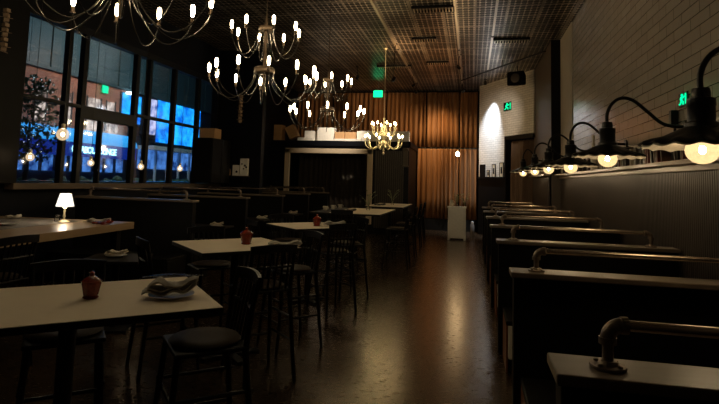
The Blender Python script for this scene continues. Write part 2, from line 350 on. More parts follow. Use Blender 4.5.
# ------------------------------------------------------------------ curtains
def curtain(x0, x1, z0, z1, label, mat='curtain', y=18.64, depth=.16, per=.17, seed=0, group='curtains hanging at the back', name='curtain', loc=None, rz=0):
    rnd = random.Random(seed); n = max(12, int((x1 - x0) / .022)); ph = 0; pts = []
    for i in range(n + 1):
        pts.append((x0 + (x1 - x0) * i / n, depth * (.5 + .5 * math.sin(ph)) * (.7 + .3 * math.sin(i * .13 + seed))))
        ph += 2 * PI * (x1 - x0) / n / per * (.45 + 1.1 * rnd.random())
    zs = [z0, z0 + (z1 - z0) * .3, z0 + (z1 - z0) * .65, z1 - .06, z1]; vs = []
    for j, z in enumerate(zs):
        k = [1.15, 1.05, .95, .8, .35][j]
        for i, (px, py) in enumerate(pts): vs.append((px + .01 * math.sin(i * .3 + j * 2), y - py * k, z))
    w = n + 1; fs = [(j * w + i, j * w + i + 1, (j + 1) * w + i + 1, (j + 1) * w + i) for j in range(len(zs) - 1) for i in range(n)]
    b = MB().add(vs, fs, True); me = b.build(name, mat); s = me.modifiers.new('thick', 'SOLIDIFY'); s.thickness = .006; s.offset = 1
    if loc: me.location = loc; me.rotation_euler = (0, 0, rz)
    return tag(me, label, 'curtain', group)
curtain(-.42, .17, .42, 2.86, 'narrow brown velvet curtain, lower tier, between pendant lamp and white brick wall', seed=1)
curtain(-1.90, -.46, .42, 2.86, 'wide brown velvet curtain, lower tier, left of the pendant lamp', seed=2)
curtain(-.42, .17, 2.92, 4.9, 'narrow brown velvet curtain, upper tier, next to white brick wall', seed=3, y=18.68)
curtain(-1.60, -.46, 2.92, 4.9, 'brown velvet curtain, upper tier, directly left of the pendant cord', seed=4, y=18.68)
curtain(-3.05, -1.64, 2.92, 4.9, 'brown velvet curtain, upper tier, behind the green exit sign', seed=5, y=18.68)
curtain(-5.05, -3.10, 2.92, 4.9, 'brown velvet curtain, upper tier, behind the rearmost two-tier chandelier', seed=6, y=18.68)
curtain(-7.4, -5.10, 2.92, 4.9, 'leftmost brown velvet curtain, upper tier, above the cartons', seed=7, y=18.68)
curtain(FX0 + .02, FX1 - .02, .3, 2.6, 'dark brown curtain behind glass in the taupe-framed opening', 'curtaind', y=17.3, seed=8, per=.16, group='none')
del bpy.data.objects['curtain.007' if 'curtain.007' in bpy.data.objects else 'curtain']['group']
struct('trim_12', MB().box((-1.92, 18.66, 2.86), (.18, 18.78, 2.91)), 'brownpaint')
# curtain in the doorway of the angled wall
dc = curtain(D0 + .10, Lw - .10, .04, 3.0, 'dark brown curtain drawn back in the doorway beside white brick wall', 'curtaind', y=.22, seed=9, name='curtain', loc=(A.x, A.y, 0), rz=ang)
del dc['group']

# ------------------------------------------------------------------ ceiling tracks, vents, fixtures
def track(x, y0, y1, mat, label):
    t = thing('ceiling_track', label, 'light track', (x, y0, CZ))
    MB().box((-.022, 0, -.04), (.022, y1 - y0, 0)).build('rail', mat, t, .003)
    for k in (0, .5, 1): MB().box((-.03, (y1 - y0) * k - (.03 if k else 0), -.05), (.03, (y1 - y0) * k + (.03 if k < 1 else 0), -.0)).build('connector', 'blackmetal', t)
    return t
track(.42, 8.2, 15.2, 'strip', 'right-hand bright metal ceiling track running towards the speaker')
track(-.34, 8.2, 17.4, 'strip', 'middle bright metal ceiling track in line with the pendant lamp')
track(-1.83, 8.2, 17.0, 'strip', 'left-hand ceiling track beside the chandeliers')
VENT = [(-.75, 9.7, .8, .28), (.0, 9.9, 0, 0), (-1.1, 11.8, .55, .25), (.85, 12.1, .8, .28), (-.95, 14.2, .6, .25), (-2.2, 14.6, 1.0, .3)]
VL = ['ceiling vent nearest the viewer between two tracks', '', 'ceiling vent, second one away between left and middle tracks', 'ceiling vent beside the pier, right of right-hand track', 'ceiling vent, third one away, left of the middle track', 'farthest ceiling vent, by the green exit sign']
for (x, y, w, d), lb in zip(VENT, VL):
    if not w: continue
    t = thing('ceiling_vent', lb, 'vent', (x, y, CZ), 0, 'ceiling vents')
    MB().box((-w / 2, -d / 2, -.05), (w / 2, -d / 2 + .03, 0)).box((-w / 2, d / 2 - .03, -.05), (w / 2, d / 2, 0)).box((-w / 2, -d / 2, -.05), (-w / 2 + .03, d / 2, 0)).box((w / 2 - .03, -d / 2, -.05), (w / 2, d / 2, 0)).build('frame', 'blackmetal', t)
    b = MB()
    for k in range(int(w / .06)): b.box((-w / 2 + .03 + k * .06, -d / 2 + .03, -.058), (-w / 2 + .05 + k * .06, d / 2 - .03, -.012))
    b.build('louvre', 'strip', t)
SL = ['track spotlight aimed at the white brick wall', 'track spotlight lighting the narrow curtain by the pendant', 'track spotlight lighting the wide lower curtain', 'track spotlight washing the upper curtains', 'added spotlight brightening the cartons over the framed opening', 'added wash spotlight along the aisle, brightening the white wall and doorway', 'added uplight giving the tin ceiling its amber glow']
for (p, tgt, c, pw, dg), lb in zip(SPOTS, SL):
    t = thing('track_or_fill_spotlight', lb, 'spotlight', (p[0], p[1], CZ), 0, 'track spotlights')
    d = (Vector(tgt) - Vector(p)).normalized(); q = Vector((0, 0, p[2] - CZ))
    MB().tube([(0, 0, 0), (0, 0, -.02)], .05, 12).tube([(0, 0, -.02), tuple(q - d * .10)], .010, 6).build('mount', 'blackmetal', t)
    a = q - d * .14; b = q - d * .012
    MB().tube([tuple(a), tuple(a + d * .02), tuple(b)], [.03, .042, .045], 14).build('can', 'blackmetal', t)
    spot('track_or_fill_lamp', p, tgt, c, pw, dg, 1.0)
# black pipe under the ceiling and the speaker
t = thing('ceiling_pipe', 'thin black pipe slung under the ceiling above the speaker', 'pipe', (-.33, 15.9, 4.78))
MB().tube([(0, 0, 0), (1.98, -3.3, .02)], .022, 8).build('pipe', 'blackmetal', t)
for k in (.02, .55, .98): MB().tube([(1.98 * k, -3.3 * k, .01), (1.98 * k, -3.3 * k, CZ - 4.78)], .010, 6).build('hanger', 'blackmetal', t)
t = thing('loudspeaker', 'black loudspeaker hanging in front of the white brick wall', 'speaker', (1.22, 14.9, 4.60), math.radians(-25))
MB().add([(x * (1 if y < 0 else .7), y, z * (1 if y < 0 else .75)) for x in (-.25, .25) for y in (-.18, .18) for z in (-.20, .20)], [(0, 1, 3, 2), (4, 6, 7, 5), (0, 4, 5, 1), (2, 3, 7, 6), (0, 2, 6, 4), (1, 5, 7, 3)]).build('cabinet', 'speakerblack', t, .04)
MB().lathe([(.12, 0), (.13, .012), (.08, .02), (.03, .014)], (0, 0, 0), 20).build('grille', 'blackmetal', t).matrix_local = Matrix.Translation((0, -.18, 0)) @ Matrix.Rotation(PI / 2, 4, 'X')
MB().tube([(0, 0, .15), (0, 0, CZ - 4.60)], .014, 8).build('bracket', 'blackmetal', t)
# exit sign, and glowing figures standing in for its reflections in glazed brick
t = thing('exit_sign_or_reflection', 'glowing green exit sign under the ceiling in front of curtains', 'exit sign', (-3.1, 17.0, 4.57))
MB().box((-.17, -.03, -.13), (.17, .03, .13)).build('housing', 'blackmetal', t, .01)
MB().box((-.155, -.036, -.115), (.155, -.030, .115)).build('lit_face', 'green', t)
MB().tube([(0, 0, .13), (0, 0, CZ - 4.57)], .01, 6).build('rod', 'blackmetal', t)
def sign_reflection(loc, rz, s, label):  # glowing figure in place of the exit sign's reflection on a wall
    t = thing('exit_sign_or_reflection', label, 'exit sign', loc, rz)
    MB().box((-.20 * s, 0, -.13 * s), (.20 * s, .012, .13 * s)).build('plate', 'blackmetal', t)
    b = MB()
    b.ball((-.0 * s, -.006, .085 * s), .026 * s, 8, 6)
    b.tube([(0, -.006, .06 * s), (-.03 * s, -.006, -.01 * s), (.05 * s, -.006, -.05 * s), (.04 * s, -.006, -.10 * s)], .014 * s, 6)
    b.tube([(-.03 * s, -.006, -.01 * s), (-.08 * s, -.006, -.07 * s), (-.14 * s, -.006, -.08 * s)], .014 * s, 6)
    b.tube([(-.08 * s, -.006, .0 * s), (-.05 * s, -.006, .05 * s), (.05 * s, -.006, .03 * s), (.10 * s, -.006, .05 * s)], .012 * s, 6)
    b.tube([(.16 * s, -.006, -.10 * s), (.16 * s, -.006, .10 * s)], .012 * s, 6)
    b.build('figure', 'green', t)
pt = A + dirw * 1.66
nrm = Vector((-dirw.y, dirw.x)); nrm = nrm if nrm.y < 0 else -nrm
sign_reflection((pt.x + nrm.x * .015, pt.y + nrm.y * .015, 4.06), ang, 1.0, 'exit sign reflection built as a glowing green figure high on the white brick wall')
sign_reflection((XR - .014, 5.38, 2.50), -PI / 2, .5, 'exit sign reflection built as a glowing green figure on taupe brick above the books')

# ------------------------------------------------------------------ booths
def make_booth(xa, xb, ztop, label, group, base='riser', wood='endwood', cap='cap'):
    t = thing('booth_bench', label, 'booth', (0, 0, 0), 0, group)
    MB().box((xa + .02, -.055, .0), (xb, .055, ztop - .035)).build('back_panel', 'panel', t, .006)
    MB().box((xa, -.105, ztop - .035), (xb, .105, ztop)).build('top_cap', cap, t, .006)
    for s in (-1, 1):
        y0, y1 = (-.62, -.055) if s < 0 else (.055, .62)
        MB().box((xa + .1, y0 + (.03 if s < 0 else 0), 0), (xb, y1 - (.03 if s > 0 else 0), .12)).build('plinth', 'panel', t)
        MB().box((xa + .08, y0, .12), (xb, y1, .41)).build('seat_base', base, t, .01)
        MB().box((xa + .06, y0, .41), (xb, y1, .45)).build('seat_cushion', 'panel', t, .01)
        MB().box((xa + .062, y0 + .03, .0), (xa + .078, y1 - .03, .41)).build('end_panel', wood, t, .004)
    ra, rb = xa + .165, xb - .22
    zr = ztop + .13
    p = MB().tube([(ra + .045, 0, zr), (rb - .045, 0, zr)], .0165, 14).build('pipe_rail', 'pipe', t)
    for x, s in ((ra, 1), (rb, -1)):
        MB().lathe([(.052, 0), (.054, .004), (.052, .010), (.030, .011), (.026, .022), (.024, .023)], (x, 0, ztop), 22).build('flange', 'cast', p)
        for k in range(4):
            a = PI / 4 + k * PI / 2; MB().lathe([(.008, 0), (.008, .006), (.004, .008)], (x + .040 * math.cos(a), .040 * math.sin(a), ztop + .010), 8).build('screw', 'cast', p)
        MB().tube([(x, 0, ztop + .02), (x, 0, zr - .045)], .0165, 14).build('post', 'cast', p)
        pts = [(x + s * (.045 - .045 * math.cos(a)), 0, zr - .045 + .045 * math.sin(a)) for a in [i * PI / 2 / 8 for i in range(9)]]
        e = MB().tube(pts, .0225, 14)
        e.tube([(x, 0, zr - .058), (x, 0, zr - .038)], .0265, 16).tube([(x + s * .038, 0, zr), (x + s * .058, 0, zr)], .0265, 16)
        e.build('elbow', 'cast', p)
    return t
RB = [1.78, 3.60, 5.52, 7.48, 9.40, 11.32, 13.2]
RBL = ['nearest right-hand booth bench, pipe rail with large elbow in the foreground', 'second right-hand booth bench from the viewer, with pipe rail', 'third right-hand booth bench from the viewer', 'fourth right-hand booth bench from the viewer', 'fifth right-hand booth bench from the viewer', 'sixth right-hand booth bench, in front of the pier corner', 'farthest right-hand booth bench, beside the pier']
pr = make_booth(.25, 1.90, 1.10, RBL[0], 'booth benches along the brick wall')
for i, (y, lb) in enumerate(zip(RB, RBL)):
    if i == 6:
        o = make_booth(.25, 1.66, 1.10, lb, 'booth benches along the brick wall')
    else: o = pr if i == 0 else dup(pr)
    place(o, (0, y, 0), 0, lb)
LB = [7.45, 9.40, 11.35, 13.30, 15.2]
LBL = ['nearest left-hand black booth bench by the windows', 'second left-hand booth bench from the viewer, by the windows', 'third left-hand booth bench, level with the end of the windows', 'fourth left-hand booth bench, past the windows', 'farthest left-hand booth bench, in front of taupe frame']
pl = make_booth(-6.32, -4.2, 1.275, LBL[0], 'booth benches on the window side', 'panel', 'panel')
# for the left row the open end faces the aisle at +x: turn by 180 degrees about its own middle
for i, (y, lb) in enumerate(zip(LB, LBL)):
    o = pl if i == 0 else dup(pl); place(o, (-10.52, y, 0), PI, lb)
for i, (y, lb) in enumerate(zip(LB, LBL)):
    pass

# ------------------------------------------------------------------ tables
def bar_table(label, loc, rz, w, d, z=1.02, paper=None, group=None, name='bar_table', top='papedge', thick=.035):
    t = thing(name, label, 'table', loc, rz, group)
    MB().box((-w / 2, -d / 2, z - thick), (w / 2, d / 2, z - .002)).build('tabletop', top, t, .004)
    pw = paper or (-w / 2 + .004, -d / 2 + .004, w / 2 - .004, d / 2 - .004)
    if paper != 0: MB().box((pw[0], pw[1], z - .002), (pw[2], pw[3], z)).build('paper_cover', 'paper', t)
    MB().tube([(0, 0, .03), (0, 0, z - thick)], .04, 12).build('column', 'blackmetal', t)
    MB().box((-.27, -.04, 0), (.27, .04, .03)).box((-.04, -.27, 0), (.04, .27, .03)).build('cross_base', 'blackmetal', t, .005)
    return t
a1 = math.atan2(-.667, -.745)
TG = 'paper-topped bar tables beside the aisle'
T1c, T2c, T3c = (-1.94, 2.28), (-2.17, 4.62), (-2.18, 6.95)
bar_table('nearest pale-topped bar table, with red lantern and plate of napkins', (*T1c, 0), a1, 1.30, .86, group=TG)
bar_table('second pale bar table, turned cornerwise, with red lantern and rolled napkins', (*T2c, 0), math.radians(47), .93, .90, group=TG)
bar_table('third pale bar table, cornerwise, behind the second red lantern', (*T3c, 0), math.radians(47), .90, .90, group=TG)
bar_table('fourth pale table, squared to the aisle, with a stem vase', (-2.40, 10.85, 0), 0, 1.42, 2.1, paper=(-.30, -1.03, .70, 1.03), group=TG)
bar_table('farthest pale table near the curtain, with a leafy vase', (-2.16, 14.1, 0), 0, .98, 2.2, group=TG)
# thick communal slab on the left
L = thing('communal_table', 'thick wooden slab table on the left carrying the small lit lamp', 'table', (-5.31, 4.80, 0), math.radians(3))
MB().box((-1.0, -1.40, .93), (1.0, 1.36, 1.018)).build('tabletop', 'butcher', L, .004)
MB().box((-.66, -1.2, 1.018), (.40, 1.22, 1.021)).build('glossy_inlay', 'runner', L)
for sx in (-1, 1):
    for sy in (-1, 1): MB().box((sx * .85 - .045, sy * 1.2 - .045, 0), (sx * .85 + .045, sy * 1.2 + .045, .93)).build('leg', 'black', L)
# dark booth tables on the window side
BT = [(8.42, 'dark booth table between first and second left benches'), (10.37, 'dark booth table between second and third left benches'), (12.33, 'dark booth table between third and fourth left benches')]
BX = {12.33: -.25}
for y, lb in BT:
    t = thing('booth_table', lb, 'table', (-5.0, y, 0), 0, 'booth tables on the window side')
    MB().box((-.95 if y < 12 else -.1, -.30, .76), (.86, .30, .79)).build('tabletop', 'papedge', t, .005)
    cx = 0 if y < 12 else .35
    MB().tube([(cx, 0, .02), (cx, 0, .76)], .04, 10).build('column', 'blackmetal', t); MB().box((cx - .3, -.25, 0), (cx + .3, .25, .03)).build('foot', 'blackmetal', t)
t = thing('side_table', 'low dark square table right of the slab table with one white plate', 'table', (-3.75, 5.05, 0), math.radians(20))
MB().box((-.3, -.3, .72), (.3, .3, .75)).build('tabletop', 'papedge', t, .005)
MB().tube([(0, 0, .02), (0, 0, .72)], .035, 10).build('column', 'blackmetal', t); MB().box((-.2, -.2, 0), (.2, .2, .025)).build('foot', 'blackmetal', t)

# ------------------------------------------------------------------ bar chairs
def make_chair():
    t = thing('bar_chair', None, 'chair', (0, 0, 0), 0, 'black slat-back bar chairs')
    MB().box((-.20, -.20, .72), (.20, .19, .745)).build('seat_frame', 'chair', t, .01)
    s = MB(); s.lathe([(.02, 0), (.17, .002), (.195, .012), (.185, .022), (.1, .024), (.01, .020)], (0, -.005, .745), 20); s.build('seat', 'seat', t)
    for x in (-1, 1):
        MB().tube([(x * .17, .17, .72), (x * .215, .235, 0)], [.018, .014], 8).build('leg', 'chair', t)
        MB().tube([(x * .215, -.25, 0), (x * .18, -.18, .72), (x * .185, -.20, .9), (x * .19, -.235, 1.09)], [.015, .019, .017, .014], 8).build('leg', 'chair', t)
    for z, k in ((.28, .205), (.47, .195)):
        MB().tube([(-k, .21 - .03 * (z > .4), z), (k, .21 - .03 * (z > .4), z)], .011, 6).build('stretcher', 'chair', t)
        MB().tube([(-k, -.225, z + .04), (-k, .21, z + .04)], .010, 6).build('stretcher', 'chair', t)
        MB().tube([(k, -.225, z + .04), (k, .21, z + .04)], .010, 6).build('stretcher', 'chair', t)
    c = MB(); pts = [(-.205 + .041 * i, -.235 - .03 * math.sin(PI * i / 10), 1.075 + .012 * math.sin(PI * i / 10)) for i in range(11)]
    vs = []
    for x, y, z in pts: vs += [(x, y - .01, z - .035), (x, y + .01, z - .035), (x, y + .01, z + .03), (x, y - .01, z + .03)]
    fs = [(4 * i + k, 4 * i + (k + 1) % 4, 4 * i + 4 + (k + 1) % 4, 4 * i + 4 + k) for i in range(10) for k in range(4)] + [(3, 2, 1, 0), (40, 41, 42, 43)]
    c.add(vs, fs, True).build('crest_rail', 'chair', t)
    MB().tube([(-.185, -.21, .93), (0, -.235, .93), (.185, -.21, .93)], .011, 6).build('mid_rail', 'chair', t)
    for i in range(6):
        x = -.135 + .054 * i
        MB().tube([(x, -.19, .745), (x, -.222, .93), (x, -.248, 1.05)], .009, 6).build('slat', 'chair', t)
    return t
CH = []
def around(c, rz, hw, hd, names):
    for (ux, uy), lb in names:
        ax = Vector((math.cos(rz), math.sin(rz))); ay = Vector((-math.sin(rz), math.cos(rz)))
        d = ax * ux + ay * uy; dist = hw * abs(ux) + hd * abs(uy) + (.17 if hw < .6 else .02)
        p = Vector(c) + d * dist; CH.append((p.x, p.y, math.atan2(d.y, d.x) + PI / 2, lb))
a45 = math.radians(47)
around(T1c, a1, .65, .43, [((-1, 0), 'black bar chair at right-hand end of the nearest bar table'), ((0, -1), 'black bar chair on far side of the nearest bar table')])
around(T2c, a45, .43, .43, [((0, -1), 'black bar chair at second bar table, aisle side nearer the viewer'), ((1, 0), 'black bar chair at second bar table, aisle side away from viewer'), ((-1, 0), 'black bar chair at second bar table, left near side'), ((0, 1), 'black bar chair at second bar table, left far side')])
around(T3c, a45, .45, .45, [((0, -1), 'black bar chair at third bar table standing out into the aisle, legs showing'), ((1, 0), 'black bar chair at third bar table, aisle side away from viewer'), ((-1, 0), 'black bar chair at third bar table, left near side'), ((0, 1), 'black bar chair at third bar table, left far side')])
for y, s in ((10.2, 'near half'), (11.5, 'far half')):
    CH.append((-1.42, y, PI / 2 + 0, 'black bar chair on the aisle side of the fourth table, %s' % s))
CH.append((-2.3, 9.50, 0, 'black bar chair at the near end of the fourth table'))
CH.append((-1.50, 13.5, PI / 2, 'black bar chair on the aisle side of the farthest table, near half'))
CH.append((-1.50, 14.6, PI / 2, 'black bar chair on the aisle side of the farthest table, far half'))
CH.append((-3.92, 3.7, PI / 2, 'black bar chair on the right side of the slab table'))
ch0 = make_chair()
for i, (x, y, r, lb) in enumerate(CH):
    place(ch0 if i == 0 else dup(ch0), (x, y, 0), r, lb)

# ------------------------------------------------------------------ table things
def make_lantern():
    t = thing('candle_lantern', None, 'candle holder', (0, 0, 0), 0, 'red glass lanterns on bar tables')
    b = MB(); b.lathe([(.036, 0), (.040, .006), (.033, .014), (.034, .018), (.046, .070), (.044, .080)], n=8); b.build('glass_body', 'redglass', t)
    b = MB(); b.lathe([(.048, .080), (.050, .086), (.040, .094), (.028, .104), (.012, .112), (.010, .122), (.014, .128), (.004, .134)], n=16); b.build('lid', 'redglass', t)
    b = MB()
    for k in range(8):
        a = k * PI / 4; b.tube([(.034 * math.cos(a), .034 * math.sin(a), .018), (.047 * math.cos(a), .047 * math.sin(a), .078)], .0025, 5)
    b.build('rib', 'redglass', t)
    return t
ln = make_lantern()
for i, (x, y, lb) in enumerate([(-1.88, 2.35, 'red glass lantern on the nearest bar table'), (-2.09, 4.68, 'red glass lantern on the second bar table'), (-2.06, 6.90, 'red glass lantern on the third bar table')]):
    o = place(ln if i == 0 else dup(ln), (x, y, 1.02), .3, lb); 
    if i: o.scale = (1.25, 1.25, 1.2)
def plate(loc, r, label, mat='china', group='plates'):
    b = MB(); b.lathe([(r * .55, 0), (r * .62, .004), (r, .018), (r * 1.0, .021), (r * .6, .008), (.005, .006)], n=28)
    o = b.build('plate', mat); o.location = loc; return tag(o, label, 'plate', group)
def napkin(loc, rz, l, w, label, layers=3, seed=0, group='linen napkins', mat='napkin', zs=1.0):
    rnd = random.Random(seed); b = MB(); n = 14
    for k in range(layers):
        z = .006 + k * .011; sx = 1 - .06 * k; off = (rnd.random() - .5) * .02; m = 6
        top = []; bot = []
        for i in range(n + 1):
            for j in range(m + 1):
                x = (i / n - .5) * l * sx + off; y = (j / m - .5) * w * (1 - .25 * abs(math.sin(i * .5 + k))); zz = z + .004 * math.sin(i * .9 + k * 2) + .003 * math.sin(j * 1.3 + i)
                if i > n - 4: zz += .006 * (i - n + 4)
                if k == layers - 1 and i < 5: zz += .014 * math.sin(PI * i / 5)
                edge = min(j, m - j) / (m / 2); top.append((x, y, zz + .006 * min(1, edge * 2))); bot.append((x, y, zz - .005))
        q = (n + 1) * (m + 1); vs = bot + top; fs = []
        for i in range(n):
            for j in range(m):
                a0 = i * (m + 1) + j; fs += [(a0, a0 + 1, a0 + m + 2, a0 + m + 1), (q + a0, q + a0 + m + 1, q + a0 + m + 2, q + a0 + 1)]
        for j in range(m): fs += [(j, q + j, q + j + 1, j + 1), (n * (m + 1) + j + 1, q + n * (m + 1) + j + 1, q + n * (m + 1) + j, n * (m + 1) + j)]
        for i in range(n): fs += [(i * (m + 1), (i + 1) * (m + 1), q + (i + 1) * (m + 1), q + i * (m + 1)), ((i + 1) * (m + 1) + m, i * (m + 1) + m, q + i * (m + 1) + m, q + (i + 1) * (m + 1) + m)]
        b.add(vs, fs, True)
    o = b.build('napkin', mat); o.location = loc; o.rotation_euler = (0, 0, rz); o.scale = (1, 1, zs); return tag(o, label, 'napkin', group)
plate((-1.52, 2.50, 1.02), .115, 'white plate under napkins on the nearest bar table')
napkin((-1.52, 2.50, 1.045), .45, .26, .13, 'folded grey napkins with cutlery on the nearest bar table', 3, 1, zs=1.5)
for k in range(3):
    t = thing('fork' if k < 2 else 'knife', ['fork with bright handle on the nearest napkins', 'second fork tucked in the nearest napkins', 'knife tucked into the nearest napkins'][k], 'cutlery', (-1.56 + .05 * k, 2.46 + .035 * k, 1.125), .5)
    MB().tube([(-.09, 0, .004), (0, 0, .010), (.05, 0, .004)], .003, 6).build('handle', 'chrome', t); MB().box((.05, -.008, .002), (.09, .008, .005)).build('tines' if k < 2 else 'blade', 'chrome', t)
for i, (x, y, rz, lb) in enumerate([(-1.50, 4.52, .5, 'rolled napkins on a plate at the second bar table'), (-1.68, 6.98, .5, 'rolled napkins on a plate at the third bar table')]):
    x -= .13
    plate((x - .02, y, 1.02), .12, ['steel-grey plate at right corner of second bar table', 'steel-grey plate at right corner of third bar table'][i], 'chrome')
    napkin((x - .02, y, 1.042), rz, .3, .12, lb, 3, i + 2)
for i, (x, y, z, lb) in enumerate([(-4.32, 8.42, .79, 'white napkin on plate on the first dark booth table'), (-4.30, 10.37, .79, 'white napkin on plate on the second dark booth table'), (-4.30, 12.33, .79, 'white napkin on plate on the third dark booth table'), (-3.78, 5.08, .75, 'white napkin on plate on the low side table')]):
    plate((x, y, z), .11, lb.replace('napkin on plate', 'plate under napkin')); napkin((x, y, z + .026), .2, .22, .11, lb, 3, i + 7, mat='enamel')
# menus standing between booths
for x, y, z, lb in [(-4.35, 9.85, .0, '')]: pass
# communal table things
t = thing('table_lamp', 'small brass table lamp with glowing white pleated shade', 'lamp', (-5.06, 5.74, 1.021))
MB().lathe([(.062, 0), (.064, .008), (.055, .014), (.030, .022), (.014, .03), (.010, .05), (.018, .07), (.012, .09), (.009, .11), (.015, .135), (.009, .15), (.010, .165), (.028, .172), (.010, .18), (.005, .2)], n=20).build('base', 'brass', t)
t.scale = (1.05, 1.05, 1.04)
sh = MB(); n = 48; vs = []
for k in range(n):
    a = 2 * PI * k / n; rr = 1 + .025 * (k % 2)
    vs += [(.098 * rr * math.cos(a), .098 * rr * math.sin(a), .19), (.060 * rr * math.cos(a), .060 * rr * math.sin(a), .345)]
sh.add(vs, [(2 * k, 2 * ((k + 1) % n), 2 * ((k + 1) % n) + 1, 2 * k + 1) for k in range(n)]).build('lamp_shade', 'shade', t)
lt = bpy.data.lights.new('table_lamp_light', 'POINT'); lt.energy = 4; lt.color = (1, .8, .55); lt.shadow_soft_size = .02
lo = bpy.data.objects.new('table_lamp_light', lt); COL.objects.link(lo); lo.location = (-5.06, 5.74, 1.021 + .19)
o = MB().lathe([(.03, 0), (.034, .01), (.034, .08), (.030, .085), (.028, .02), (.002, .018)], n=16).build('tumbler', 'glass'); o.location = (-5.18, 5.76, 1.021); tag(o, 'small clear tumbler left of the table lamp', 'glass')
napkin((-4.66, 5.86, 1.028), .3, .30, .13, 'folded pale napkin right of the table lamp', 3, 21)
napkin((-4.47, 5.7, 1.028), 1.2, .22, .12, 'dark red napkin near right corner of slab table', 2, 22, mat='redglass')
napkin((-5.2, 4.75, 1.028), .3, .3, .13, 'dark red napkin on the near half of the slab table', 2, 23, mat='redglass')
plate((-5.25, 5.10, 1.021), .11, 'white saucer on the slab table left of the lamp')
napkin((-5.95, 5.85, 1.028), 0, .2, .1, 'pale napkin at far left corner of the slab table', 2, 24, mat='enamel')
# cups near the fourth table
for i, (x, y) in enumerate([(-2.98, 10.55), (-2.96, 11.1), (-2.93, 11.6)]):
    t = thing('cup', ['white cup nearest the viewer on dark strip of fourth table', 'middle white cup on dark strip of fourth table', 'farthest white cup on dark strip of fourth table'][i], 'cup', (x, y, 1.018), .4, 'white cups on fourth table')
    MB().lathe([(.03, 0), (.034, .004), (.05, .06), (.052, .085), (.048, .085), (.040, .02), (.002, .01)], n=18).build('bowl', 'enamel', t); MB().tube([(.048, 0, .07), (.075, 0, .06), (.07, 0, .03), (.042, 0, .025)], .006, 6).build('handle', 'enamel', t)
def vase(loc, label, h=.16, leaves=9, seed=0):
    rnd = random.Random(seed); t = thing('vase', label, 'vase', loc)
    MB().lathe([(.035, 0), (.04, .01), (.028, h * .5), (.034, h), (.03, h), (.024, h * .5), (.002, .012)], n=14).build('glass_body', 'glass', t)
    b = MB(); s = MB()
    for k in range(leaves):
        a = rnd.random() * 6.28; r = .05 + .1 * rnd.random(); z = h + .06 + .2 * rnd.random(); p = Vector((r * math.cos(a), r * math.sin(a), z))
        s.tube([(0, 0, .03), (p.x * .3, p.y * .3, z * .6), tuple(p)], .003, 4)
        q = Vector((math.cos(a + 1.5), math.sin(a + 1.5), .2)) * .025; e = Vector((math.cos(a), math.sin(a), .5)) * .07
        b.add([p, p + e * .5 + q, p + e, p + e * .5 - q, p + e * .5 + Vector((0, 0, .004))], [(0, 1, 4), (1, 2, 4), (2, 3, 4), (3, 0, 4), (0, 3, 2, 1)])
    s.build('stems', 'leafp', t); b.build('leaves', 'leafp', t); return t
vase((-2.20, 11.2, 1.02), 'glass stem vase with pale leaves on the fourth table', .16, 10, 1)
vase((-2.12, 14.2, 1.02), 'glass vase with pale leaves on the farthest table', .18, 10, 2)
napkin((-2.45, 10.5, 1.026), .4, .3, .16, 'dark folded napkin on the fourth table', 3, 31, mat='leather')
napkin((-2.35, 13.6, 1.026), .4, .3, .16, 'dark folded napkin on the farthest table', 3, 32, mat='leather')

# ------------------------------------------------------------------ chandeliers
def make_chandelier():
    t = thing('chandelier', None, 'chandelier', (0, 0, 0), 0, 'two-tier iron chandeliers')
    MB().tube([(0, 0, -.24), (0, 0, .05), (0, 0, .62), (0, 0, .74)], [.012, .022, .022, .008], 10).build('stem', 'hub', t)
    MB().lathe([(.02, -.02), (.115, -.015), (.125, 0), (.125, .045), (.115, .055), (.02, .06)], n=24).build('lower_hub', 'hub', t)
    MB().lathe([(.02, .50), (.085, .505), (.092, .52), (.092, .555), (.085, .565), (.02, .57)], n=24).build('upper_hub', 'hub', t)
    for n, R, z0, ph, r0 in ((12, .64, 0, .17, .115), (8, .41, .53, .3, .085)):
        for k in range(n):
            a = ph + 2 * PI * k / n; c, s = math.cos(a), math.sin(a)
            rr = [(r0, .0), (r0 + .015, -.10), (r0 + (R - r0) * .20, -.235), (r0 + (R - r0) * .48, -.335), (r0 + (R - r0) * .76, -.285), (r0 + (R - r0) * .95, -.165), (R, -.09)]
            path = [(r * c, r * s, z0 + z) for r, z in bez([(r, 0, z) for r, z in rr], 4) and [(p.x, p.z) for p in bez([(r, 0, z) for r, z in rr], 4)]]
            ar = MB().tube(path, .0050, 7).build('arm', 'arm', t)
            b = MB().tube([(R * c, R * s, z0 - .10), (R * c, R * s, z0 - .05)], .014, 8)
            b.lathe([(.004, -.102), (.022, -.100), (.022, -.095), (.004, -.093)], (R * c, R * s, z0), 10)
            b.build('candle_sleeve', 'hub', ar)
            MB().lathe([(.006, -.05), (.015, -.035), (.0175, -.01), (.0175, .03), (.014, .05), (.004, .06)], (R * c, R * s, z0), 8).build('bulb', 'bulb', ar)
    return t
def hang(z, t):
    pass
ch = make_chandelier()
CHN = [(-2.50, 3.22, 3.01, 0.0, 'nearest and largest-looking chandelier, top left, partly out of frame'), (-2.46, 5.80, 2.92, .3, 'middle two-tier chandelier hanging over the bar tables'), (-2.46, 8.62, 2.85, .11, 'rearmost two-tier iron chandelier, in front of the curtains')]
for i, (x, y, z, r, lb) in enumerate(CHN):
    o = ch if i == 0 else dup(ch); place(o, (x, y, z), r, lb)
for i, (x, y, z, r, lb) in enumerate(CHN):
    o = [q for q in bpy.data.objects if q.get('label') == lb][0]
    b = MB(); h = CZ - z; zz = .72
    b.tube([(0, 0, .70), (0, 0, h - .02)], .006, 6)
    b.lathe([(.02, h - .06), (.06, h - .02), (.065, h), (.01, h)], n=16)
    b.build('suspension_rod', 'hub', o)
